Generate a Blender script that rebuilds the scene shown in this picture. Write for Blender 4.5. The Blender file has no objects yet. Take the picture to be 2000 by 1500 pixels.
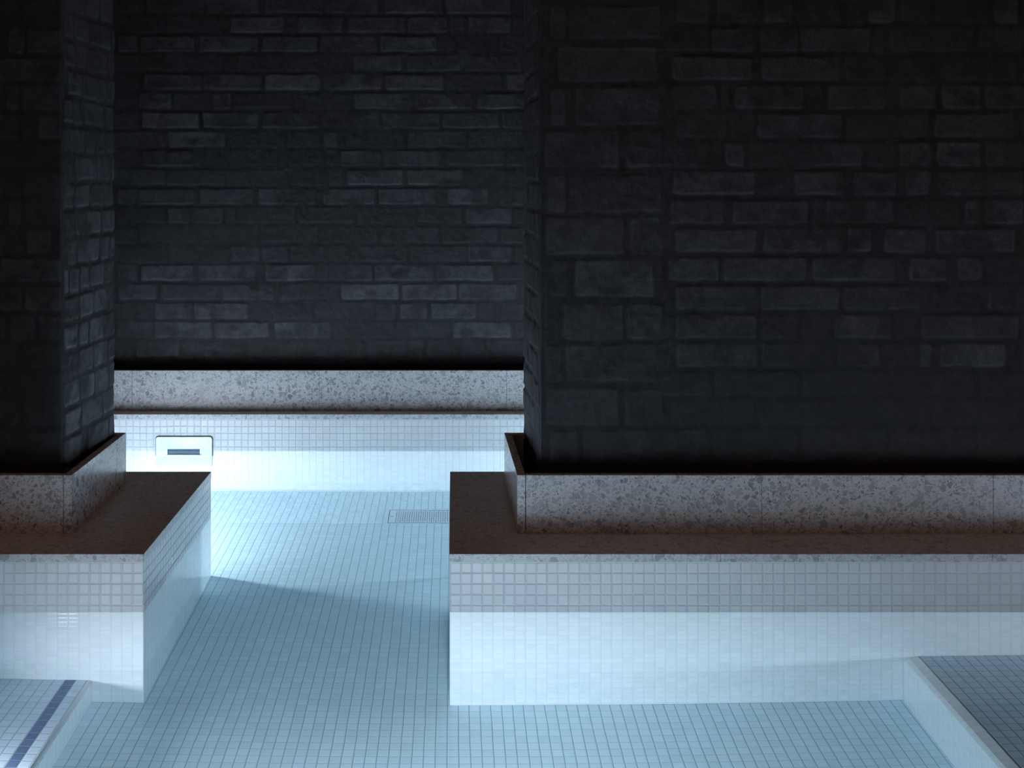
import bpy, bmesh, math, random
import numpy as np
from mathutils import Vector

sc = bpy.context.scene
col = sc.collection
random.seed(5)

# ------------------------------------------------------------------ camera, world, exposure, lights
H = 1.01                 # eye height above the water (water is z = 0)
F = 2150.0               # focal length in pixels of the 2000 px wide frame
CX, CY = 885.0, 345.0    # where the level optical axis meets the frame (shift lens)
cam_d = bpy.data.cameras.new('camera')
cam_d.sensor_width = 36.0
cam_d.lens = F / 2000.0 * 36.0
cam_d.shift_x = (1000.0 - CX) / 2000.0
cam_d.shift_y = (CY - 750.0) / 2000.0
cam_d.clip_start = 0.05
cam = bpy.data.objects.new('camera', cam_d)
cam.location = (0, 0, H)
cam.rotation_euler = (math.radians(90), 0, 0)
col.objects.link(cam)
sc.camera = cam

sc.view_settings.view_transform = 'Standard'
sc.view_settings.look = 'None'
sc.view_settings.gamma = 1.0
sc.view_settings.exposure = 0.4
sc.view_settings.use_curve_mapping = False
sc.cycles.use_denoising = True
sc.cycles.max_bounces = 14
sc.cycles.diffuse_bounces = 6
sc.cycles.glossy_bounces = 5
sc.cycles.transmission_bounces = 10
sc.cycles.volume_bounces = 0
sc.cycles.sample_clamp_indirect = 4.0
sc.cycles.caustics_reflective = False
sc.cycles.caustics_refractive = True
sc.cycles.blur_glossy = 0.5

world = bpy.data.worlds.new('room_air')
world.use_nodes = True
sc.world = world
wb = world.node_tree.nodes['Background']
wb.inputs[0].default_value = (1.0, 0.58, 0.38, 1)      # weak warm light of the dim room
wb.inputs[1].default_value = 0.056

def area(name, loc, direction, size, power, color, spread=180.0):
    d = bpy.data.lights.new(name, 'AREA')
    d.shape = 'DISK'
    d.size = size
    d.energy = power
    d.color = color
    d.spread = math.radians(spread)
    o = bpy.data.objects.new(name, d)
    o.location = loc
    o.rotation_euler = Vector(direction).to_track_quat('-Z', 'Y').to_euler()
    col.objects.link(o)
    return o

COOL = (0.92, 0.925, 1.0)
area('pool_lamp_left', (-1.05, 1.98, -0.315), (1, 0.0, 0.0), 0.08, 4.2, COOL)
area('pool_lamp_rear', (-1.31, 3.455, -0.25), (1, 0, 0.0), 0.09, 8.5, COOL)
area('pool_lamp_rear', (1.31, 3.50, -0.25), (-1, 0, 0.0), 0.09, 14.0, COOL)
area('added_fill_right', (2.09, 1.75, -0.13), (-1, 0, -0.05), 0.09, 4.5, COOL)  # unseen lamp, added for cross light on bench top and left ledge
area('pool_lamp_near', (0.05, 1.32, -0.09), (0, 0.9, -0.8), 0.09, 7.2, COOL, 130)

# ------------------------------------------------------------------ measures
YF, YS = 2.552, 3.265        # front and back face of the two ledges
YB = 4.051                   # tiled back face of the pool
ZS = 0.1353                  # top of the ledges
ZC = 0.1165                  # underside of the coping
ZP = 0.2783                  # top of the terrazzo upstands
ZF = -0.49                   # pool floor
XL, XR = -0.718, -0.008      # facing ends of the left and right ledge
P = 0.025                    # mosaic pitch

# ------------------------------------------------------------------ material helpers
class NT:
    def __init__(s, name):
        s.m = bpy.data.materials.new(name)
        s.m.use_nodes = True
        s.t = s.m.node_tree
        s.t.nodes.clear()
        s.out = s.t.nodes.new('ShaderNodeOutputMaterial')
    def n(s, typ, **kw):
        nd = s.t.nodes.new('ShaderNode' + typ)
        for k, v in kw.items():
            setattr(nd, k, v)
        return nd
    def link(s, a, b):
        s.t.links.new(a, b)
    def val(s, sock, v):
        if isinstance(v, (int, float)):
            sock.default_value = v
        elif isinstance(v, (tuple, list)):
            sock.default_value = v
        else:
            s.link(v, sock)
    def math(s, op, a, b=0.0, c=None, clamp=False):
        nd = s.n('Math', operation=op, use_clamp=clamp)
        s.val(nd.inputs[0], a)
        s.val(nd.inputs[1], b)
        if c is not None:
            s.val(nd.inputs[2], c)
        return nd.outputs[0]
    def smooth(s, v, a, b, lo=0.0, hi=1.0):
        nd = s.n('MapRange', interpolation_type='SMOOTHSTEP')
        s.val(nd.inputs[0], v)
        for i, x in enumerate((a, b, lo, hi)):
            nd.inputs[i + 1].default_value = x
        return nd.outputs[0]
    def mix(s, f, a, b, blend='MIX'):
        nd = s.n('Mix', data_type='RGBA', blend_type=blend)
        s.val(nd.inputs[0], f)
        s.val(nd.inputs[6], a)
        s.val(nd.inputs[7], b)
        return nd.outputs[2]
    def pos(s):
        g = s.n('NewGeometry')
        return g.outputs['Position']
    def bsdf(s, color, rough=0.5, metal=0.0, normal=None, ior=1.45, spec=0.5, coat=0.0):
        b = s.n('BsdfPrincipled')
        s.val(b.inputs['Base Color'], color)
        s.val(b.inputs['Roughness'], rough)
        s.val(b.inputs['Metallic'], metal)
        b.inputs['IOR'].default_value = ior
        b.inputs['Specular IOR Level'].default_value = spec
        b.inputs['Coat Weight'].default_value = coat
        if normal is not None:
            s.link(normal, b.inputs['Normal'])
        s.link(b.outputs[0], s.out.inputs[0])
        return b
    def bump(s, h, strength=1.0, dist=1.0):
        nd = s.n('Bump')
        nd.inputs['Strength'].default_value = strength
        nd.inputs['Distance'].default_value = dist
        s.link(h, nd.inputs['Height'])
        return nd.outputs[0]

def mosaic(name, ua, va, pu, pv, tile=(0.87, 0.855, 0.865), grout=(0.72, 0.74, 0.76), g=0.0020, rough=0.17,
           stripe=None, var=0.06, gv=0.85, bumpk=0.0004, joint_shade=None):
    """mosaic of 25 mm glazed tiles; ua/va pick the world axes, pu/pv the phase of the joints"""
    t = NT(name)
    sx = t.n('SeparateXYZ')
    t.link(t.pos(), sx.inputs[0])
    wob = t.n('TexNoise')
    wob.inputs['Scale'].default_value = 9.0
    wob.inputs['Detail'].default_value = 1.0
    t.link(t.pos(), wob.inputs['Vector'])
    w = t.math('MULTIPLY', t.math('SUBTRACT', wob.outputs[0], 0.5), 0.0022)
    U = t.math('DIVIDE', t.math('ADD', t.math('SUBTRACT', sx.outputs[ua], pu), w), P)
    V = t.math('DIVIDE', t.math('SUBTRACT', t.math('SUBTRACT', sx.outputs[va], pv), w), P)
    fu, fv = t.math('FLOOR', U), t.math('FLOOR', V)
    cb = t.n('CombineXYZ')
    t.link(fu, cb.inputs[0]); t.link(fv, cb.inputs[1])
    wn = t.n('TexWhiteNoise', noise_dimensions='2D')
    t.link(cb.outputs[0], wn.inputs['Vector'])
    sheet = t.n('CombineXYZ')      # the tiles come on sheets of twelve
    t.link(t.math('FLOOR', t.math('DIVIDE', fu, 12.0)), sheet.inputs[0])
    t.link(t.math('FLOOR', t.math('DIVIDE', fv, 12.0)), sheet.inputs[1])
    wn2 = t.n('TexWhiteNoise', noise_dimensions='2D')
    t.link(sheet.outputs[0], wn2.inputs['Vector'])
    def edge(X):
        f = t.math('FRACT', X)
        return t.math('MULTIPLY', t.math('MINIMUM', f, t.math('SUBTRACT', 1.0, f)), P)
    d = t.math('MINIMUM', edge(U), t.math('ADD', edge(V), g * 0.5 * (1.0 - gv)))
    mask = t.smooth(d, g * 0.32, g * 0.62)
    cush = t.smooth(d, g * 0.4, g * 0.4 + 0.0028)
    k = t.math('ADD', t.math('MULTIPLY', wn.outputs['Value'], var), 1.0 - var * 0.6)
    k = t.math('ADD', k, t.math('MULTIPLY', t.math('SUBTRACT', wn2.outputs['Value'], 0.5), 0.03))
    kc = t.n('CombineColor')
    for i in range(3):
        t.link(k, kc.inputs[i])
    tc = t.mix(1.0, (*tile, 1), kc.outputs[0], 'MULTIPLY')
    tint = t.mix(0.045, tc, wn.outputs['Color'], 'OVERLAY')
    if stripe:
        s0, s1, scol = stripe
        inside = t.math('MULTIPLY', t.math('GREATER_THAN', sx.outputs[ua], s0), t.math('LESS_THAN', sx.outputs[ua], s1))
        st = t.mix(1.0, (*scol, 1), kc.outputs[0], 'MULTIPLY')
        st = t.mix(t.math('MULTIPLY', wn.outputs['Value'], 0.35), st, (scol[0] * 1.5, scol[1] * 1.5, scol[2] * 1.5, 1))
        tint = t.mix(inside, tint, st)
    gcol = (*grout, 1)
    if joint_shade:        # above the water, shading of light from below goes into joint colour and bump
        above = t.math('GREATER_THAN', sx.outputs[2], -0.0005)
        gcol = t.mix(above, gcol, (*joint_shade, 1))
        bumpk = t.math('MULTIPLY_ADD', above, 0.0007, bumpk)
    c = t.mix(mask, gcol, tint)
    # every tile sits a little differently in its bed
    tilt = t.math('ADD', t.math('MULTIPLY', t.math('FRACT', U), t.math('SUBTRACT', wn.outputs['Value'], 0.5)),
                  t.math('MULTIPLY', t.math('FRACT', V), t.math('SUBTRACT', t.math('FRACT', t.math('MULTIPLY', wn.outputs['Value'], 7.3)), 0.5)))
    h = t.math('ADD', t.math('MULTIPLY', cush, bumpk), t.math('MULTIPLY', tilt, 0.00022))
    r = t.math('ADD', t.math('MULTIPLY', mask, rough - 0.7), 0.7)
    t.bsdf(c, r, normal=t.bump(h, 0.9, 1.0), ior=1.5)
    return t.m

def terrazzo(name, base=(0.70, 0.665, 0.67), rough=0.22, soft=0.82):
    t = NT(name)
    p = t.pos()
    wn = t.n('TexNoise'); wn.inputs['Scale'].default_value = 60; wn.inputs['Detail'].default_value = 2
    t.link(p, wn.inputs['Vector'])
    warp = t.n('VectorMath', operation='MULTIPLY_ADD')
    t.link(wn.outputs['Color'], warp.inputs[0])
    warp.inputs[1].default_value = (0.007, 0.007, 0.007)
    t.link(p, warp.inputs[2])
    col_ = (*base, 1)
    cl = t.n('TexNoise'); cl.inputs['Scale'].default_value = 7; t.link(p, cl.inputs['Vector'])
    cur = t.mix(t.math('MULTIPLY', cl.outputs[0], 0.25), col_, (base[0] * .82, base[1] * .82, base[2] * .84, 1))
    for sc_, th, er, lo, hi in ((420, 0.55, 0.20, 0.20, 0.60), (210, 0.62, 0.13, 0.16, 0.55), (115, 0.74, 0.12, 0.12, 0.48), (58, 0.80, 0.14, 0.16, 0.44)):
        v = t.n('TexVoronoi', feature='F1'); v.inputs['Scale'].default_value = sc_
        e = t.n('TexVoronoi', feature='DISTANCE_TO_EDGE'); e.inputs['Scale'].default_value = sc_
        for nd in (v, e):
            nd.inputs['Randomness'].default_value = 1.0
            t.link(warp.outputs[0], nd.inputs['Vector'])
        sp = t.n('SeparateColor'); t.link(v.outputs['Color'], sp.inputs[0])
        on = t.math('GREATER_THAN', sp.outputs[0], th)
        mk = t.math('MULTIPLY', on, t.smooth(e.outputs['Distance'], er * 0.5, er * 0.8))
        gr = t.math('MULTIPLY_ADD', t.math('POWER', sp.outputs[1], 0.8), hi - lo, lo)
        cc = t.n('CombineColor')
        t.link(t.math('MULTIPLY', gr, base[0] * 1.52), cc.inputs[0])
        t.link(t.math('MULTIPLY', gr, base[1] * 1.53), cc.inputs[1])
        t.link(t.math('MULTIPLY', gr, base[2] * 1.56), cc.inputs[2])
        cur = t.mix(t.math('MULTIPLY', mk, soft), cur, cc.outputs[0])
    t.bsdf(cur, rough, ior=1.5)
    return t.m

def brick_mat():
    t = NT('black_painted_brick')
    a = t.n('VertexColor', layer_name='paint')
    p = t.pos()
    n1 = t.n('TexNoise'); n1.inputs['Scale'].default_value = 260; n1.inputs['Detail'].default_value = 4; n1.inputs['Roughness'].default_value = .7
    n2 = t.n('TexNoise'); n2.inputs['Scale'].default_value = 38; n2.inputs['Detail'].default_value = 6; n2.inputs['Roughness'].default_value = .65
    for nd in (n1, n2):
        t.link(p, nd.inputs['Vector'])
    k = t.math('ADD', t.math('MULTIPLY', n1.outputs[0], 1.7), t.math('MULTIPLY', n2.outputs[0], 1.6))
    k = t.math('MAXIMUM', t.math('SUBTRACT', k, 0.72), 0.12)
    kc = t.n('CombineColor')
    for i in range(3):
        t.link(k, kc.inputs[i])
    c = t.mix(1.0, a.outputs['Color'], kc.outputs[0], 'MULTIPLY')
    h = t.math('ADD', t.math('MULTIPLY', n1.outputs[0], 0.0009), t.math('MULTIPLY', n2.outputs[0], 0.0012))
    t.bsdf(c, 0.62, normal=t.bump(h, 0.8, 1.0), spec=0.35)
    return t.m

def plain(name, c, rough=0.5, metal=0.0, spec=0.5):
    t = NT(name)
    t.bsdf((*c, 1), rough, metal, spec=spec)
    return t.m

def steel():
    t = NT('brushed_stainless_steel')
    n = t.n('TexNoise'); n.inputs['Scale'].default_value = 30; n.inputs['Detail'].default_value = 3
    t.link(t.pos(), n.inputs['Vector'])
    t.bsdf((0.46, 0.47, 0.48, 1), t.math('MULTIPLY_ADD', n.outputs[0], 0.15, 0.22), 1.0, normal=t.bump(n.outputs[0], 0.2, 0.006))
    return t.m

def water_mat():
    t = NT('clear_pool_water')
    n = t.n('TexNoise'); n.inputs['Scale'].default_value = 5.0; n.inputs['Detail'].default_value = 2.0
    t.link(t.pos(), n.inputs['Vector'])
    g = t.n('BsdfGlass')
    g.inputs['IOR'].default_value = 1.333
    g.inputs['Roughness'].default_value = 0.0
    t.link(t.bump(n.outputs[0], 0.3, 0.0012), g.inputs['Normal'])
    t.link(g.outputs[0], t.out.inputs['Surface'])
    v = t.n('VolumeAbsorption')
    v.inputs['Color'].default_value = (0.0, 0.72, 0.93, 1)
    v.inputs['Density'].default_value = 0.22
    t.link(v.outputs[0], t.out.inputs['Volume'])
    return t.m

PZ = 0.0919 % P
M = {}
M['front_l'] = mosaic('mosaic_left_front', 0, 2, XL, PZ, joint_shade=(0.68, 0.72, 0.78))
M['front_r'] = mosaic('mosaic_right_front', 0, 2, XR + 0.0015, PZ, joint_shade=(0.68, 0.72, 0.78))
M['side'] = mosaic('mosaic_end_face', 1, 2, YF, PZ, joint_shade=(0.26, 0.34, 0.40))
M['back'] = mosaic('mosaic_back_face', 0, 2, -0.7526, PZ, joint_shade=(0.60, 0.65, 0.70))
M['floor'] = mosaic('mosaic_pool_floor', 0, 1, -0.0128, YF, gv=0.4, bumpk=0.0003, grout=(0.36, 0.43, 0.48), tile=(0.75, 0.89, 0.96), g=0.0020)
M['step'] = mosaic('mosaic_step_striped', 0, 1, -0.8984, YF, gv=0.55, bumpk=0.0003, grout=(0.36, 0.43, 0.48), tile=(0.66, 0.76, 0.86), g=0.0022,
                   stripe=(-0.8984, -0.8734, (0.15, 0.20, 0.34)))
M['bench'] = mosaic('mosaic_bench_top', 0, 1, 1.081, YF, gv=0.6, bumpk=0.0003, grout=(0.30, 0.38, 0.43), tile=(0.66, 0.80, 0.93), g=0.0026)
M['edge'] = mosaic('mosaic_edge_tiles', 1, 0, YF, 1.0788, gv=0.6, bumpk=0.0003)
M['terrazzo'] = terrazzo('grey_chip_terrazzo')
M['coping'] = terrazzo('pale_honed_terrazzo', base=(0.68, 0.665, 0.655), rough=0.3, soft=0.52)
M['brick'] = brick_mat()
M['sealant'] = plain('pale_joint_sealant', (0.80, 0.83, 0.84), 0.5)
M['steel'] = steel()
M['drainmetal'] = plain('matt_drain_metal', (0.70, 0.78, 0.82), 0.4, 0.2)
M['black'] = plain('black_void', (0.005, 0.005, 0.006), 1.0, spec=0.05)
M['core'] = plain('dark_painted_masonry', (0.03, 0.03, 0.032), 0.9)
M['waste'] = plain('dark_blue_throat', (0.05, 0.09, 0.15), 0.4)
M['water'] = water_mat()

# ------------------------------------------------------------------ mesh helpers
def finish(name, bm, mats, parent=None, smooth=False, bevel=0.0, seg=2):
    me = bpy.data.meshes.new(name)
    bmesh.ops.recalc_face_normals(bm, faces=bm.faces)
    if smooth:
        for f in bm.faces:
            f.smooth = True
    bm.to_mesh(me); bm.free()
    for m in (mats if isinstance(mats, (list, tuple)) else [mats]):
        me.materials.append(m)
    o = bpy.data.objects.new(name, me)
    col.objects.link(o)
    if parent is not None:
        o.parent = parent
        o.matrix_parent_inverse = parent.matrix_basis.inverted()
    if bevel:
        b = o.modifiers.new('bevel', 'BEVEL')
        b.width = bevel; b.segments = seg; b.limit_method = 'ANGLE'; b.angle_limit = math.radians(40)
    return o

def box(bm, x0, x1, y0, y1, z0, z1, mx=0, my=0, mz=0):
    v = [bm.verts.new(p) for p in ((x0, y0, z0), (x1, y0, z0), (x1, y1, z0), (x0, y1, z0),
                                   (x0, y0, z1), (x1, y0, z1), (x1, y1, z1), (x0, y1, z1))]
    for idx, mi in (((0, 3, 2, 1), mz), ((4, 5, 6, 7), mz), ((0, 1, 5, 4), my), ((2, 3, 7, 6), my), ((1, 2, 6, 5), mx), ((3, 0, 4, 7), mx)):
        f = bm.faces.new([v[i] for i in idx]); f.material_index = mi
    return v

def prism(bm, pts, z0, z1, mi=0):
    a = [bm.verts.new((x, y, z0)) for x, y in pts]
    b = [bm.verts.new((x, y, z1)) for x, y in pts]
    fs = [bm.faces.new(a), bm.faces.new(b)]
    n = len(pts)
    for i in range(n):
        fs.append(bm.faces.new((a[i], a[(i + 1) % n], b[(i + 1) % n], b[i])))
    for f in fs:
        f.material_index = mi

def empty(name, loc, label=None, cat=None, group=None, kind=None):
    o = bpy.data.objects.new(name, None)
    o.empty_display_size = 0.05
    o.location = loc
    col.objects.link(o)
    tag(o, label, cat, group, kind)
    return o

def tag(o, label=None, cat=None, group=None, kind=None):
    for k, v in (('label', label), ('category', cat), ('group', group), ('kind', kind)):
        if v:
            o[k] = v
    return o

# ------------------------------------------------------------------ brickwork
def lattice(u, v, scale, seed):
    """smooth value noise in 0..1 at coordinates u, v (metres)"""
    rs = np.random.RandomState(seed)
    T = rs.rand(257, 257)
    x, y = u * scale + 31.7, v * scale + 17.3
    xi, yi = np.floor(x).astype(int), np.floor(y).astype(int)
    fx, fy = x - xi, y - yi
    fx = fx * fx * (3 - 2 * fx); fy = fy * fy * (3 - 2 * fy)
    g = lambda a, b: T[a % 257, b % 257]
    return (g(xi, yi) * (1 - fx) + g(xi + 1, yi) * fx) * (1 - fy) + (g(xi, yi + 1) * (1 - fx) + g(xi + 1, yi + 1) * fx) * fy

def fbm(u, v, scale, seed, octs=4):
    a, s, r = 0.5, 0.0, 0.0
    for i in range(octs):
        r += a * lattice(u, v, scale * 2 ** i, seed + i * 7); s += a; a *= 0.5
    return r / s

def sstep(x, a, b):
    t = np.clip((x - a) / (b - a), 0, 1)
    return t * t * (3 - 2 * t)

def brick_field(S, Z, bricks, seed):
    """height (m) and paint value over the wall for a list of bricks (s0, s1, z0, z1, wear, relief)"""
    wu = (fbm(S, Z, 22, seed) - .5) * 0.011
    wv = (fbm(S, Z, 22, seed + 50) - .5) * 0.008
    U, V = S + wu, Z + wv
    h = (fbm(S, Z, 9, seed + 90) - .5) * 0.006 + (fbm(S, Z, 60, seed + 95, 3) - .5) * 0.0022
    base = 0.017 + 0.012 * fbm(S, Z, 5, seed + 70)
    paint = base * (0.75 + 0.5 * fbm(S, Z, 40, seed + 71))
    scuff = fbm(S, Z, 26, seed + 120)
    big = fbm(S, Z, 12, seed + 140)
    scols, zrows = S[0], Z[:, 0]
    for k, (s0, s1, z0, z1, wear_and_light, relief) in enumerate(bricks):
        a, b = np.searchsorted(scols, (s0 - .012, s1 + .012))
        c, d = np.searchsorted(zrows, (z0 - .012, z1 + .012))
        if b - a < 2 or d - c < 2:
            continue
        u, v = U[c:d, a:b], V[c:d, a:b]
        r = 0.010
        qx = np.abs(u - (s0 + s1) / 2) - (s1 - s0) / 2 + r
        qy = np.abs(v - (z0 + z1) / 2) - (z1 - z0) / 2 + r
        sd = np.sqrt(np.maximum(qx, 0) ** 2 + np.maximum(qy, 0) ** 2) + np.minimum(np.maximum(qx, qy), 0) - r
        m = sstep(-sd, -0.0005, 0.0055)
        keep = sstep(big[c:d, a:b] * .6 + scuff[c:d, a:b] * .4, .30, .58)
        hh = h[c:d, a:b]
        h[c:d, a:b] = hh + m * relief * 0.0034 * (0.2 + 0.8 * keep)
        worn_lit = m * wear_and_light * (0.12 + 0.88 * sstep(big[c:d, a:b] * .6 + scuff[c:d, a:b] * .4, .34, .60))
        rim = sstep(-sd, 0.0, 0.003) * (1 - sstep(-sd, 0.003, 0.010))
        paint[c:d, a:b] += worn_lit * 0.054 + rim * wear_and_light * 0.012
        paint[c:d, a:b] *= (0.88 + 0.12 * sstep(-sd, -0.004, 0.003))
    return h, paint

def span(lo, fine0, fine1, hi, step, coarse):
    a = [] if fine0 <= lo else list(np.arange(lo, fine0, coarse))
    b = list(np.arange(max(lo, fine0), min(hi, fine1), step))
    c = [] if fine1 >= hi else list(np.arange(fine1, hi, coarse))
    return np.array(a + b + c + [hi])

def path_wall(name, s_arr, z_arr, place, bricks, seed, core, tint=(0.97, 0.96, 1.10)):
    S, Z = np.meshgrid(s_arr, z_arr)
    h, paint = brick_field(S, Z, bricks, seed)
    P0, N0 = place(S)
    X = P0[0] + N0[0] * h
    Y = P0[1] + N0[1] * h
    nz, ns = S.shape
    verts = np.stack([X, Y, Z], -1).reshape(-1, 3)
    i = np.arange((nz - 1) * (ns - 1)); r, c = i // (ns - 1), i % (ns - 1)
    q = r * ns + c
    faces = np.stack([q, q + 1, q + ns + 1, q + ns], 1)
    me = bpy.data.meshes.new(name)
    cv = [(x, y, z) for z in (core[1], core[2]) for x, y in core[0]]
    n = len(core[0]); b0 = len(verts)
    cf = [tuple(b0 + k for k in range(n))[::-1], tuple(b0 + n + k for k in range(n))]
    cf += [(b0 + k, b0 + (k + 1) % n, b0 + n + (k + 1) % n, b0 + n + k) for k in range(n)]
    me.from_pydata(verts.tolist() + cv, [], faces.tolist() + cf)
    me.materials.append(M['brick']); me.materials.append(M['core'])
    mi = np.zeros(len(me.polygons), dtype=np.int32); mi[len(faces):] = 1
    me.polygons.foreach_set('material_index', mi)
    sm = np.ones(len(me.polygons), dtype=bool); sm[len(faces):] = False
    me.polygons.foreach_set('use_smooth', sm)
    ca = me.color_attributes.new('paint', 'FLOAT_COLOR', 'POINT')
    pv = np.full(len(me.vertices), 0.03); pv[:b0] = paint.reshape(-1)
    cc = np.stack([pv * tint[0], pv * tint[1], pv * tint[2], np.ones_like(pv)], 1).astype(np.float32)
    ca.data.foreach_set('color', cc.reshape(-1))
    me.update()
    o = bpy.data.objects.new(name, me)
    col.objects.link(o)
    tag(o, kind='structure')
    return o

def courses(px0, px1, rows, given, toS, toZ, rnd, wear_and_light=(0.0, 0.3), relief=(0.15, 0.8)):
    """rows: (top, height, pitch, joint) in photo pixels; given: bricks read off the photo; the rest is laid around them"""
    out = []
    for top, hgt, pitch, joint, mort in rows:
        mine = [g for g in given if abs((g[2] + g[3]) / 2 - (top + hgt / 2)) < hgt * .5]
        for g in mine:
            out.append((toS(g[0]), toS(g[1]), toZ(top + hgt), toZ(top), g[4], rnd.uniform(.5, 1.1)))
        x = joint - math.ceil((joint - px0) / pitch) * pitch
        while x < px1:
            a, b = x + mort / 2 + rnd.uniform(-2, 2), x + pitch - mort / 2 + rnd.uniform(-2, 2)
            x += pitch
            for g in sorted(mine):
                if g[1] > a and g[0] < b:
                    if g[0] - a > b - g[1]:
                        b = min(b, g[0] - mort)
                    else:
                        a = max(a, g[1] + mort)
            if b - a > 14:
                j = rnd.uniform(-1.5, 1.5)
                out.append((toS(a), toS(b), toZ(top + hgt + j), toZ(top + j), rnd.uniform(*wear_and_light) ** 1.3, rnd.uniform(*relief)))
    return out

def lst(text, ox, oy=0, k=2.0):
    """lines 'y0-y1: x0-x1 wear, ...' in a zoomed crop whose corner is at ox, oy"""
    out = []
    for line in text.strip().splitlines():
        yy, rest = line.split(':')
        y0, y1 = (float(v) for v in yy.split('-'))
        for it in rest.split(','):
            xx, w = it.split()
            x0, x1 = (float(v) for v in xx.split('-'))
            out.append((ox + x0 / k, ox + x1 / k, oy + y0 / k, oy + y1 / k, float(w)))
    return out

# the wall across the back
YW = 4.185
sb = F / YW
back_given = lst('''0-55: 808-1012 .5, 1270-1480 .3, 1505-1730 .4, 1740-2000 .4
65-130: 900-1112 .6, 1160-1340 .35, 1355-1585 .3, 1592-1750 .5, 1830-2000 .5
140-205: 460-538 .5, 550-765 .35, 775-1008 .55, 1020-1245 .4, 1253-1475 .3, 1485-1705 .5
208-270: 1380-1570 .6, 1590-1800 .15
285-348: 560-785 .4, 795-1020 .4, 1035-1252 .7, 1265-1495 .65, 1508-1735 .5, 1980-2100 .6
365-425: 545-670 .6, 830-900 .5, 1385-1610 .5, 1625-1845 .5, 1858-2060 .45
437-500: 553-775 .75, 792-1008 .6, 1025-1240 .15, 1490-1720 .25, 1730-1950 .2
513-572: 658-880 .6, 1260-1320 .5
583-645: 555-760 .15, 1330-1490 .5, 1500-1720 .4
655-718: 1285-1340 .4, 1355-1575 .5, 1590-1815 .5
735-795: 460-530 .35, 540-765 .25, 778-990 .45, 1008-1230 .6, 1265-1465 .5, 1478-1700 .45, 1750-1910 .7
810-870: 655-740 .35, 745-870 .3, 1820-2000 .45
960-1020: 900-1010 .3, 1830-2000 .45
1040-1100: 460-533 .5, 548-760 .65, 775-1000 .6, 1040-1230 .8, 1240-1455 .45, 1465-1695 .55, 1705-1930 .5
1108-1172: 460-615 .4, 870-1075 .4, 1333-1557 .9, 1570-1785 .75, 1790-2020 .55
1183-1250: 605-750 .4, 760-970 .6, 1560-1670 .6, 1683-1860 .5
1258-1325: 460-592 .4, 605-835 .7, 838-1055 .8, 1073-1292 .85, 1768-1997 .8
1340-1395: 530-700 .4''', 0)
toS = lambda px: (px - CX) / sb
toZ = lambda py: H - (py - CY) / sb
ph = [360, 299.5, 379.5, 312, 381, 330, 390, 345, 383, 325, 400, 441, 392, 338, 396, 320, 388, 442, 399]
rows = []
for k in range(24):
    top = 665.2 - 37.25 * k
    rows.append((top, 32.0, 117.5, ph[k] if k < len(ph) else 300 + 59 * (k % 2), 5.5))
rb = random.Random(11)
bricks = courses(-120, 1250, rows, back_given, toS, toZ, rb, wear_and_light=(0, .28), relief=(.1, .6))
def place_back(S):
    return (S, np.full_like(S, YW)), (np.zeros_like(S), -np.ones_like(S))
path_wall('wall_back', span(-2.6, -1.35, .42, 2.6, .0034, .05), span(.136, .136, 1.72, 2.3, .0034, .05), place_back, bricks, 3,
          ([(-2.6, YW + .02), (2.6, YW + .02), (2.6, YW + .3), (-2.6, YW + .3)], ZS, 2.3))

# corner walls either side of the opening: a path along the side face, round the corner, along the front
def corner_path(front_y, corner_x, back_y, back_x, sign, rad=0.012):
    """s = 0 at the corner; s > 0 along the front face, s < 0 along the side face towards the back"""
    ln = math.hypot(back_x - corner_x, back_y - front_y)
    dx, dy = (back_x - corner_x) / ln, (back_y - front_y) / ln
    def place(S):
        t = np.clip((S + rad) / (2 * rad), 0, 1)
        t = t * t * (3 - 2 * t)
        xf, yf = corner_x + sign * S, np.full_like(S, front_y)
        xs, ys = corner_x - dx * S, front_y - dy * S
        X = xs * (1 - t) + xf * t
        Y = ys * (1 - t) + yf * t
        # round the corner inwards
        k = np.exp(-(S / rad) ** 2) * rad * 0.35
        nx = -sign * dy * (1 - t)
        ny = sign * dx * (1 - t) * 0 - t
        l = np.sqrt(nx * nx + ny * ny); nx, ny = nx / l, ny / l
        return (X - nx * k, Y - ny * k), (nx, ny)
    return place

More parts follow.
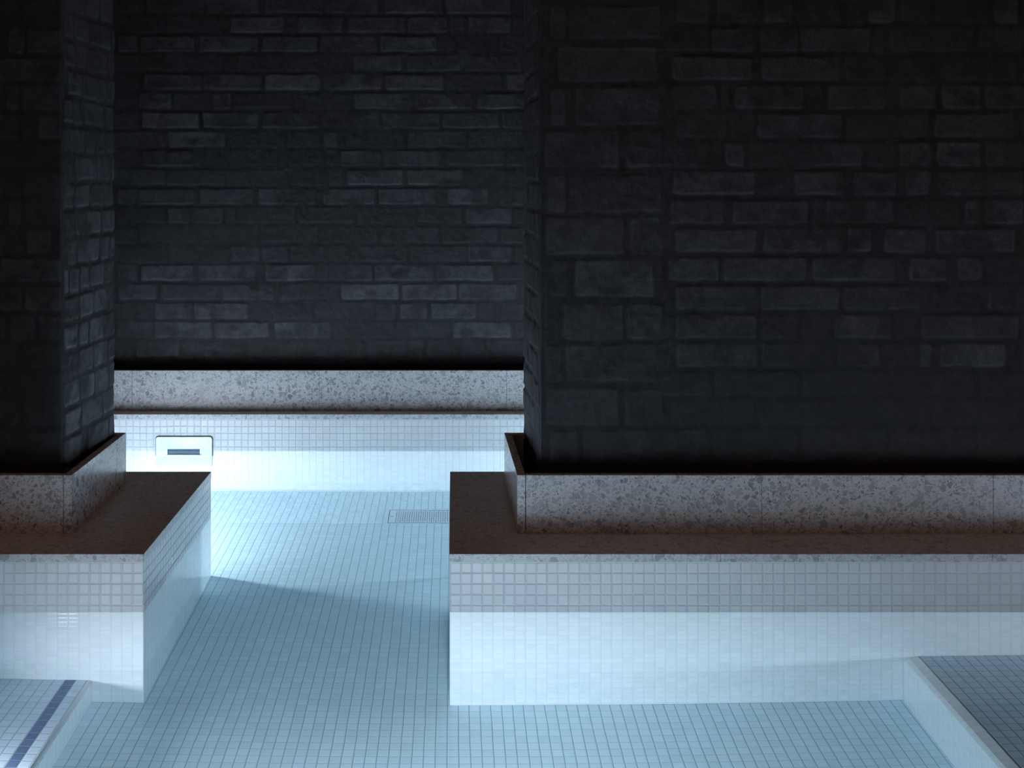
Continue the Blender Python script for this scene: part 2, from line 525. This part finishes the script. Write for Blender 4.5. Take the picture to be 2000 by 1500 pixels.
YWF = 2.77
sf = F / YWF
toZf = lambda py: H - (py - CY) / sf
right_blocks = lst('''20-150: 150-210 .4, 225-580 .25
180-320: 180-570 .3
340-490: 150-210 .3, 245-575 .5
510-655: 130-425 .35, 440-590 .1
680-830: 135-215 .3, 225-590 .15
845-995: 130-440 .35, 460-590 .4
1015-1160: 245-555 .6, 150-220 .1
1185-1330: 200-440 .35, 450-590 .3
1345-1490: 210-560 .4, 130-195 .15
1515-1660: 130-420 .3, 440-590 .2
1680-1820: 150-260 .2, 270-590 .15''', 1000)
right_given = lst('''5-95: 640-770 .3, 800-960 .3, 985-1100 .4, 1390-1500 .4, 1880-1980 .4
115-210: 780-950 .3, 975-1125 .3, 1130-1400 .3
230-325: 625-945 .4, 975-1280 .3
340-435: 630-800 .3, 870-1140 .35, 1230-1460 .35, 1515-1660 .4, 1680-1835 .5, 1850-2000 .35
455-545: 640-840 .3, 960-1290 .45, 1650-1960 .35
570-655: 835-910 .5, 1180-1370 .35, 1510-1640 .4, 1660-1835 .7, 1850-2000 .3
680-770: 630-955 .5, 1100-1300 .35, 1330-1500 .35, 1535-1635 .5, 1665-2000 .3
795-880: 620-830 .3, 860-1160 .35, 1230-1490 .35, 1770-1830 .6, 1848-2000 .5
905-1000: 635-955 .5, 980-1290 .4, 1310-1410 .5, 1450-1620 .45, 1650-1970 .35
1020-1110: 610-810 .5, 820-1150 .35, 1170-1500 .35, 1550-1700 .5, 1740-1835 .6
1130-1225: 640-960 .3, 970-1280 .4, 1290-1600 .2, 1860-1950 .5
1245-1330: 640-960 .4, 1260-1485 .6, 1600-1980 .3
1355-1440: 640-960 .35, 1270-1440 .5, 1590-1640 .5, 1670-1930 .6''', 1000)
XRC = 0.2187       # corner of the right wall
toSr = lambda px: (px - CX) / sf - XRC
rr = random.Random(21)
rows = []
for k in range(22):
    rows.append((-112 + 56.0 * k - 3.0, 48.0, 172, 1305 + (86 if k % 2 else 0), 8))
bricks = courses(1306, 2180, rows, right_given, toSr, toZf, rr, wear_and_light=(0, .25), relief=(.1, .5))
for g in right_blocks:
    bricks.append((toSr(g[0]), toSr(g[1]), toZf(g[3]), toZf(g[2]), g[4], .6))
def header_side(rnd, depth, wear_and_light):
    out = []
    for k in range(26):
        z0 = 0.205 + .0725 * k
        x = -depth - rnd.uniform(0, .10)
        while x < -.02:
            w = rnd.choice((.102, .102, .07, .15))
            if x + w > -.025:
                w = -.008 - x
            if w > .03:
                f = wear_and_light[0] + (wear_and_light[1] - wear_and_light[0]) * max(0, 1 - (z0 - .25) / .8)  # paler towards the foot: light on the side face put into the paint
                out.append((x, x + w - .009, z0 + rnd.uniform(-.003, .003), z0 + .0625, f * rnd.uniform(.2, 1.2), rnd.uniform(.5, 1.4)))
            x += w
    return out
bricks += header_side(rr, .37, (.15, .4))
path_wall('wall_right', span(-.352, -.352, 1.30, 2.4, .0030, .05), span(.136, .136, 1.49, 2.3, .0032, .05),
          corner_path(YWF, XRC, 3.12, .203, 1), bricks, 37,
          ([(XRC + .02, YWF + .02), (2.6, YWF + .02), (2.6, 3.12), (XRC + .0, 3.12)], ZS, 2.3))

left_given = lst('''115-205: 30-95 .4, 100-245 .25
220-308: 0-245 .3
345-430: 25-78 .4, 90-245 .3
455-545: 150-245 .3
795-840: 30-80 .3
910-1000: 100-200 .4
1030-1115: -60-245 .35
1145-1235: -80-85 .35, 95-240 .4
1260-1350: -100-20 .2, 150-240 .35'''.replace('-60-', '0-').replace('-80-', '0-').replace('-100-', '0-'), 0)
XLC = -0.986
toSl = lambda px: (XLC - (px - CX) / sf)
rl = random.Random(31)
rows = [(-112 + 56.0 * k + 0.0, 48.0, 172, 126 if k % 2 else 40, 8) for k in range(22)]
bk = courses(-330, 122, rows, left_given, toSl, toZf, rl, wear_and_light=(0, .2), relief=(.1, .5))
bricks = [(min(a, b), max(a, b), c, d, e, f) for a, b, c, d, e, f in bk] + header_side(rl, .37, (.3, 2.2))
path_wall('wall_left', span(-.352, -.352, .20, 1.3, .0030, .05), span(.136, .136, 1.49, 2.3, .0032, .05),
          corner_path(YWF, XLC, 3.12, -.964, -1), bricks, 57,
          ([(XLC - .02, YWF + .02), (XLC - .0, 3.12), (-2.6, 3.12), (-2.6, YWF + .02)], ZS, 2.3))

# ------------------------------------------------------------------ pool basin
bm = bmesh.new()
box(bm, -2.6, 2.6, 0.3, 4.4, ZF - .12, ZF)
# rounded cove where the floor meets the back face
floor = finish('floor', bm, M['floor'])
tag(floor, kind='structure')

bm = bmesh.new()
R = 0.018
prof = [(YB + .01, ZF + R)] + [(YB - R + R * math.cos(a), ZF + R - R * math.sin(a)) for a in [i * math.pi / 16 for i in range(9)]] + [(YB - R, ZF - .01), (YB + .01, ZF - .01)]
a = [bm.verts.new((-1.319, y, z)) for y, z in prof]
b = [bm.verts.new((1.319, y, z)) for y, z in prof]
for i in range(len(prof)):
    j = (i + 1) % len(prof)
    bm.faces.new((a[i], a[j], b[j], b[i]))
bm.faces.new(a); bm.faces.new(b[::-1])
tag(finish('trim_1', bm, M['back'], smooth=False), kind='structure')

def basin_wall(name, x0, x1, y0, y1, z1=0.13):
    bm = bmesh.new()
    box(bm, x0, x1, y0, y1, ZF - .1, z1, mx=1, my=0, mz=0)
    return tag(finish(name, bm, [M['back'], M['side']]), kind='structure')
basin_wall('wall_pool_left_front', -2.6, -1.06, 0.3, YF - .001)
basin_wall('wall_pool_right_front', 2.1, 2.6, 0.3, YF - .001)
basin_wall('wall_pool_left_rear', -2.6, -1.32, YS + .001, YB - .001)
basin_wall('wall_pool_right_rear', 1.32, 2.6, YS + .001, YB - .001)
basin_wall('wall_pool_near', -1.059, 2.099, 0.3, 1.3)

# ------------------------------------------------------------------ the three tiled ledges with terrazzo coping
def ledge(name, x0, x1, y0, y1, mats, label, joints):
    t = empty(name, ((x0 + x1) / 2, (y0 + y1) / 2, ZF), label, 'pool ledge', 'tiled pool ledges with terrazzo coping')
    bm = bmesh.new()
    box(bm, x0, x1, y0, y1, ZF, ZC - .0022, mx=1, my=0, mz=0)
    finish('tiled_base', bm, mats, t, bevel=.0015)
    bm = bmesh.new()
    box(bm, x0 - .0004, x1 + .0004, y0 - .0004, y1 - .001, ZC - .0022, ZC)
    finish('sealant_joint', bm, M['sealant'], t)
    xs = [x0 - .001] + joints + [x1 + .001]
    for a_, b_ in zip(xs, xs[1:]):
        bm = bmesh.new()
        box(bm, a_ + (.0004 if a_ != xs[0] else 0), b_ - (.0004 if b_ != xs[-1] else 0), y0 - .001, y1, ZC, ZS)
        finish('coping_slab', bm, M['coping'], t, bevel=.0008)
    return t
ledge('pool_ledge', -2.6, XL, YF, YS, [M['front_l'], M['side']],
      'tiled ledge with terrazzo coping below the left brick wall, its end facing the gap', [-1.62])
ledge('pool_ledge', XR, 2.6, YF, YS, [M['front_r'], M['side']],
      'long tiled ledge with terrazzo coping running right below the big brick wall', [0.62, 1.25, 1.88])
ledge('pool_ledge', -2.6, 2.6, YB, 4.16, [M['back'], M['side']],
      'tiled ledge along the far side of the pool, holding the steel skimmer', [-1.96, -1.36, -.76, -.16, .44, 1.04, 1.64])

# ------------------------------------------------------------------ terrazzo upstands around the brick walls
TH = 0.020
def plinth(label, loc, panels):
    t = empty('terrazzo_plinth', loc, label, 'plinth', 'terrazzo plinths at the foot of the brick walls')
    for pts, ztop in panels:
        bm = bmesh.new()
        prism(bm, pts, ZS, ztop)
        finish('plinth_panel', bm, M['terrazzo'], t, bevel=.0007)
    return t
YP, YPB = 2.698, 3.147
def rect(x0, x1, y0, y1):
    return [(x0, y0), (x1, y0), (x1, y1), (x0, y1)]
# right: side slabs run from (.157, YP) to (.146, YPB)
def xr(y): return .157 + (.1465 - .157) * (y - YP) / (YPB - YP)
g = .0005
pan = []
ys = [YP, 2.985, YPB]
for a_, b_ in zip(ys, ys[1:]):
    a2, b2 = a_ + (g if a_ != YP else 0), b_ - (g if b_ != YPB else 0)
    pan.append(([(xr(a2), a2), (xr(a2) + TH, a2), (xr(b2) + TH, b2), (xr(b2), b2)], ZP))
xs = [.157 + TH + g * 2, .7567, 1.324, 1.93, 2.6]
for a_, b_ in zip(xs, xs[1:]):
    pan.append((rect(a_ + g, b_ - g, YP, YP + TH), ZP))
pan.append((rect(.1465 + TH + g, 2.6, YPB - TH, YPB), ZP))
plinth('long speckled terrazzo plinth under the large right brick wall', (1.2, YP, ZS), pan)
xl = -.935
pan = []
ys = [YP, 2.792, 3.060, YPB]
for a_, b_ in zip(ys, ys[1:]):
    pan.append((rect(xl - TH, xl, a_ + (g if a_ != YP else 0), b_ - (g if b_ != YPB else 0)), ZP))
xs = [-2.6, -2.0, -1.5, xl - TH - g * 2]
for a_, b_ in zip(xs, xs[1:]):
    pan.append((rect(a_ + g, b_ - g, YP, YP + TH), ZP))
pan.append((rect(-2.6, xl - TH - g, YPB - TH, YPB), ZP))
plinth('short speckled terrazzo plinth under the left brick wall, turning the corner', (-1.4, YP, ZS), pan)
xs = [-2.6, -1.9, -1.2, -.5, .2, .9, 1.6, 2.6]
plinth('speckled terrazzo plinth along the foot of the far brick wall', (0, 4.113, ZS),
       [(rect(a_ + g, b_ - g, 4.113, 4.133), .2857) for a_, b_ in zip(xs, xs[1:])])
# black floor of the slot between brick and upstand
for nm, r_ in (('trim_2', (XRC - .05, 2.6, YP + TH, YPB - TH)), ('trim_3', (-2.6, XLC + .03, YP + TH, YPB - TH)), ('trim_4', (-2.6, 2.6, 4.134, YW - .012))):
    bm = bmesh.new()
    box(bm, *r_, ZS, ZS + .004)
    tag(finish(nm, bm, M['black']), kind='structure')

# ------------------------------------------------------------------ submerged step (left) and bench (right)
bm = bmesh.new()
zt, xe = -.382, -.837
r_ = .010
prof = [(-1.059, ZF), (-1.059, zt)] + [(xe - r_ + r_ * math.sin(a), zt - r_ + r_ * math.cos(a)) for a in [i * math.pi / 12 for i in range(7)]] + [(xe, ZF)]
def extrude_y(bm, prof, y0, y1, mat_of):
    a = [bm.verts.new((x, y0, z)) for x, z in prof]
    b = [bm.verts.new((x, y1, z)) for x, z in prof]
    n = len(prof)
    for i in range(n):
        j = (i + 1) % n
        f = bm.faces.new((a[i], a[j], b[j], b[i]))
        f.material_index = mat_of(i)
        f.smooth = 2 <= i <= 7
    bm.faces.new(a[::-1]); bm.faces.new(b)
t = empty('tiled_step', (-.95, 1.8, ZF), 'submerged tiled step at the left with a dark blue stripe of tiles', 'step')
extrude_y(bm, prof, 1.301, YF - .0005, lambda i: 0 if i <= 1 else 1)
finish('step_body', bm, [M['step'], M['side']], t)

t = empty('tiled_bench', (1.5, 1.8, ZF), 'submerged tiled bench at the lower right with a pale sloping edge', 'bench')
zt = -.262
bm = bmesh.new()
prof = [(2.099, ZF), (2.099, zt), (1.0815, zt), (1.0815, zt - .004), (1.079, zt - .004), (1.079, ZF)]
a = None
extrude_y(bm, prof, 1.301, YF - .0005, lambda i: 0 if i in (1,) else 1)
for f in bm.faces:
    f.smooth = False
finish('bench_body', bm, [M['bench'], M['side']], t)
bm = bmesh.new()
prof = [(1.0788, ZF), (1.0788, zt - .0005), (1.0770, zt)] + [(1.056, zt - .010), (1.047, zt - .020), (1.044, zt - .028), (1.044, ZF)]
extrude_y(bm, prof, 1.301, YF - .0005, lambda i: 0)
for f in bm.faces:
    f.smooth = False
for f in bm.faces:
    f.material_index = 1 if abs(f.calc_center_median().z - (zt - .013)) < .0125 else 0
edge = finish('edge_tiles', bm, [M['side'], M['edge']], t)
bm = bmesh.new()
box(bm, 1.0815, 1.0840, 1.301, YF - .0006, zt - .001, zt + .0004)
finish('joint_strip', bm, M['sealant'], t)
edge['label'] = 'pale chamfered edge tiles'

# ------------------------------------------------------------------ floor drain
dx0, dx1, dy0, dy1 = -.237, .205, 3.702, 3.843
drain = empty('floor_drain', ((dx0 + dx1) / 2, (dy0 + dy1) / 2, ZF), 'rectangular perforated drain grate set in the pool floor beside the right ledge', 'drain')
zt = ZF + .003
def ring(bm, x0, x1, y0, y1, w, z0, z1):
    for r in ((x0, x1, y0, y0 + w), (x0, x1, y1 - w, y1), (x0, x0 + w, y0 + w, y1 - w), (x1 - w, x1, y0 + w, y1 - w)):
        box(bm, *r, z0, z1)
bm = bmesh.new()
ring(bm, dx0, dx1, dy0, dy1, .005, ZF, zt)
box(bm, dx0 + .005, dx0 + .016, dy0 + .005, dy1 - .005, ZF, zt - .0006)
finish('frame', bm, M['drainmetal'], drain)
bm = bmesh.new()
box(bm, dx0 + .005, dx1 - .005, dy0 + .005, dy1 - .005, ZF, ZF + .0006)
finish('sump', bm, M['waste'], drain)
gx0, gx1, gy0, gy1 = dx0 + .0185, dx1 - .0075, dy0 + .0095, dy1 - .0095
bm = bmesh.new()
hx0 = gx0 + .020
pxx, pyy = .0076, .0106
nx, ny = int((gx1 - .02 - hx0) / pxx), 10
hy0 = (gy0 + gy1) / 2 - ny * pyy / 2 - pyy / 4
zg = ZF + .0024
def q4(bm, x0, x1, y0, y1):
    if x1 - x0 > 1e-6 and y1 - y0 > 1e-6:
        bm.faces.new([bm.verts.new(p) for p in ((x0, y0, zg), (x1, y0, zg), (x1, y1, zg), (x0, y1, zg))])
for i in range(nx):
    off = (i % 2) * pyy / 2
    X0 = hx0 + i * pxx
    q4(bm, X0, X0 + pxx, gy0, hy0 + off)
    q4(bm, X0, X0 + pxx, hy0 + off + ny * pyy, gy1)
    for j in range(ny):
        Y0 = hy0 + off + j * pyy
        cxx, cyy = X0 + pxx / 2, Y0 + pyy / 2
        outer, inner = [], []
        for k in range(12):
            an = 2 * math.pi * k / 12 + math.pi / 12
            c_, s_ = math.cos(an), math.sin(an)
            m_ = max(abs(c_), abs(s_))
            outer.append(bm.verts.new((cxx + c_ / m_ * pxx / 2, cyy + s_ / m_ * pyy / 2, zg)))
            inner.append(bm.verts.new((cxx + c_ * .0022, cyy + s_ * .0032, zg)))
        for k in range(12):
            k2 = (k + 1) % 12
            bm.faces.new((outer[k], outer[k2], inner[k2], inner[k]))
q4(bm, gx0, hx0, gy0, gy1)
q4(bm, hx0 + nx * pxx, gx1, gy0, gy1)
finish('grate', bm, M['drainmetal'], drain)
bm = bmesh.new()
box(bm, gx0 + .004, gx0 + .014, (gy0 + gy1) / 2 - .0022, (gy0 + gy1) / 2 + .0022, zg, zg + .0006)
finish('lifting_slot', bm, M['waste'], drain)

# ------------------------------------------------------------------ skimmer in the back face
kx0, kx1 = (304.8 - CX) / 530.7, (415.2 - CX) / 530.7
kz0, kz1 = -.065, H - (852 - CY) / 530.7
ox0, ox1 = (328 - CX) / 530.7, (391 - CX) / 530.7
oz0, oz1 = -.042, H - (876.4 - CY) / 530.7
sk = empty('pool_skimmer', ((kx0 + kx1) / 2, YB, -.02), 'stainless steel skimmer plate with a dark slot at the waterline of the far side', 'skimmer')
def rounded(x0, x1, z0, z1, r, rt):
    pts = []
    for cx_, cz_, a0, rr_ in ((x1 - r, z1 - r, 0, r), (x0 + r, z1 - r, 90, r), (x0 + rt, z0 + rt, 180, rt), (x1 - rt, z0 + rt, 270, rt)):
        for k in range(7):
            an = math.radians(a0 + 15 * k)
            pts.append((cx_ + rr_ * math.cos(an), cz_ + rr_ * math.sin(an)))
    return pts
def loft(bm, loops, mi=0, smooth=True):
    vs = [[bm.verts.new((x, y, z)) for x, z in pts] for pts, y in loops]
    for A, B in zip(vs, vs[1:]):
        n = len(A)
        for i in range(n):
            f = bm.faces.new((A[i], A[(i + 1) % n], B[(i + 1) % n], B[i])); f.smooth = smooth; f.material_index = mi
    return vs
bm = bmesh.new()
o_ = rounded(kx0, kx1, kz0, kz1, .010, .003)
i1 = rounded(kx0 + .0015, kx1 - .0015, kz0 + .0015, kz1 - .0015, .009, .003)
i2 = rounded(kx0 + .008, kx1 - .008, kz0 + .006, kz1 - .006, .014, .003)
op = rounded(ox0, ox1, oz0, oz1, .0018, .0018)
loft(bm, [(o_, YB + .002), (o_, YB - .0045), (i1, YB - .006), (i2, YB - .0052), (op, YB - .0052), (op, YB + .004)], smooth=False)
finish('face_plate', bm, M['steel'], sk)
bm = bmesh.new()
rm = rounded(kx0 - .0022, kx1 + .0022, kz0 - .001, kz1 + .0022, .012, .003)
loft(bm, [(rm, YB + .001), (rm, YB - .0015), (o_, YB - .0015)])
finish('seal', bm, plain('grey_rubber_seal', (.18, .22, .24), .6), sk)
bm = bmesh.new()
vs = loft(bm, [(rounded(ox0 - .001, ox1 + .001, oz0 - .001, oz1 + .001, .0018, .0018), YB - .0028), (rounded(ox0 - .001, ox1 + .001, oz0 - .001, oz1 + .001, .0018, .0018), YB - .0006)])
bm.faces.new(vs[-1])
finish('throat', bm, M['waste'], sk)
bm = bmesh.new()
box(bm, kx0 + .001, kx1 - .001, YB - .0035, YB - .0002, -.200, kz0 - .0005)
lower = finish('lower_panel', bm, plain('off_white_plastic', (.70, .74, .78), .35), sk, bevel=.001)
lower['label'] = 'pale panel under the water'
bm = bmesh.new()
box(bm, ox0 - .004, ox1 + .004, YB - .012, YB - .003, oz0 - .005, oz0 - .001)
finish('lip', bm, M['steel'], sk, bevel=.001)

# ------------------------------------------------------------------ water
bm = bmesh.new()
e = .003
prism(bm, [(-1.06 - e, 1.3 - e), (2.1 + e, 1.3 - e), (2.1 + e, YF + e), (XR + e, YF + e), (XR + e, YS - e), (1.32 + e, YS - e), (1.32 + e, YB + e),
           (-1.32 - e, YB + e), (-1.32 - e, YS - e), (XL - e, YS - e), (XL - e, YF + e), (-1.06 - e, YF + e)], ZF - .004, 0.0)
w = finish('pool_water', bm, M['water'])
tag(w, 'still clear blue water filling the tiled pool', 'water')
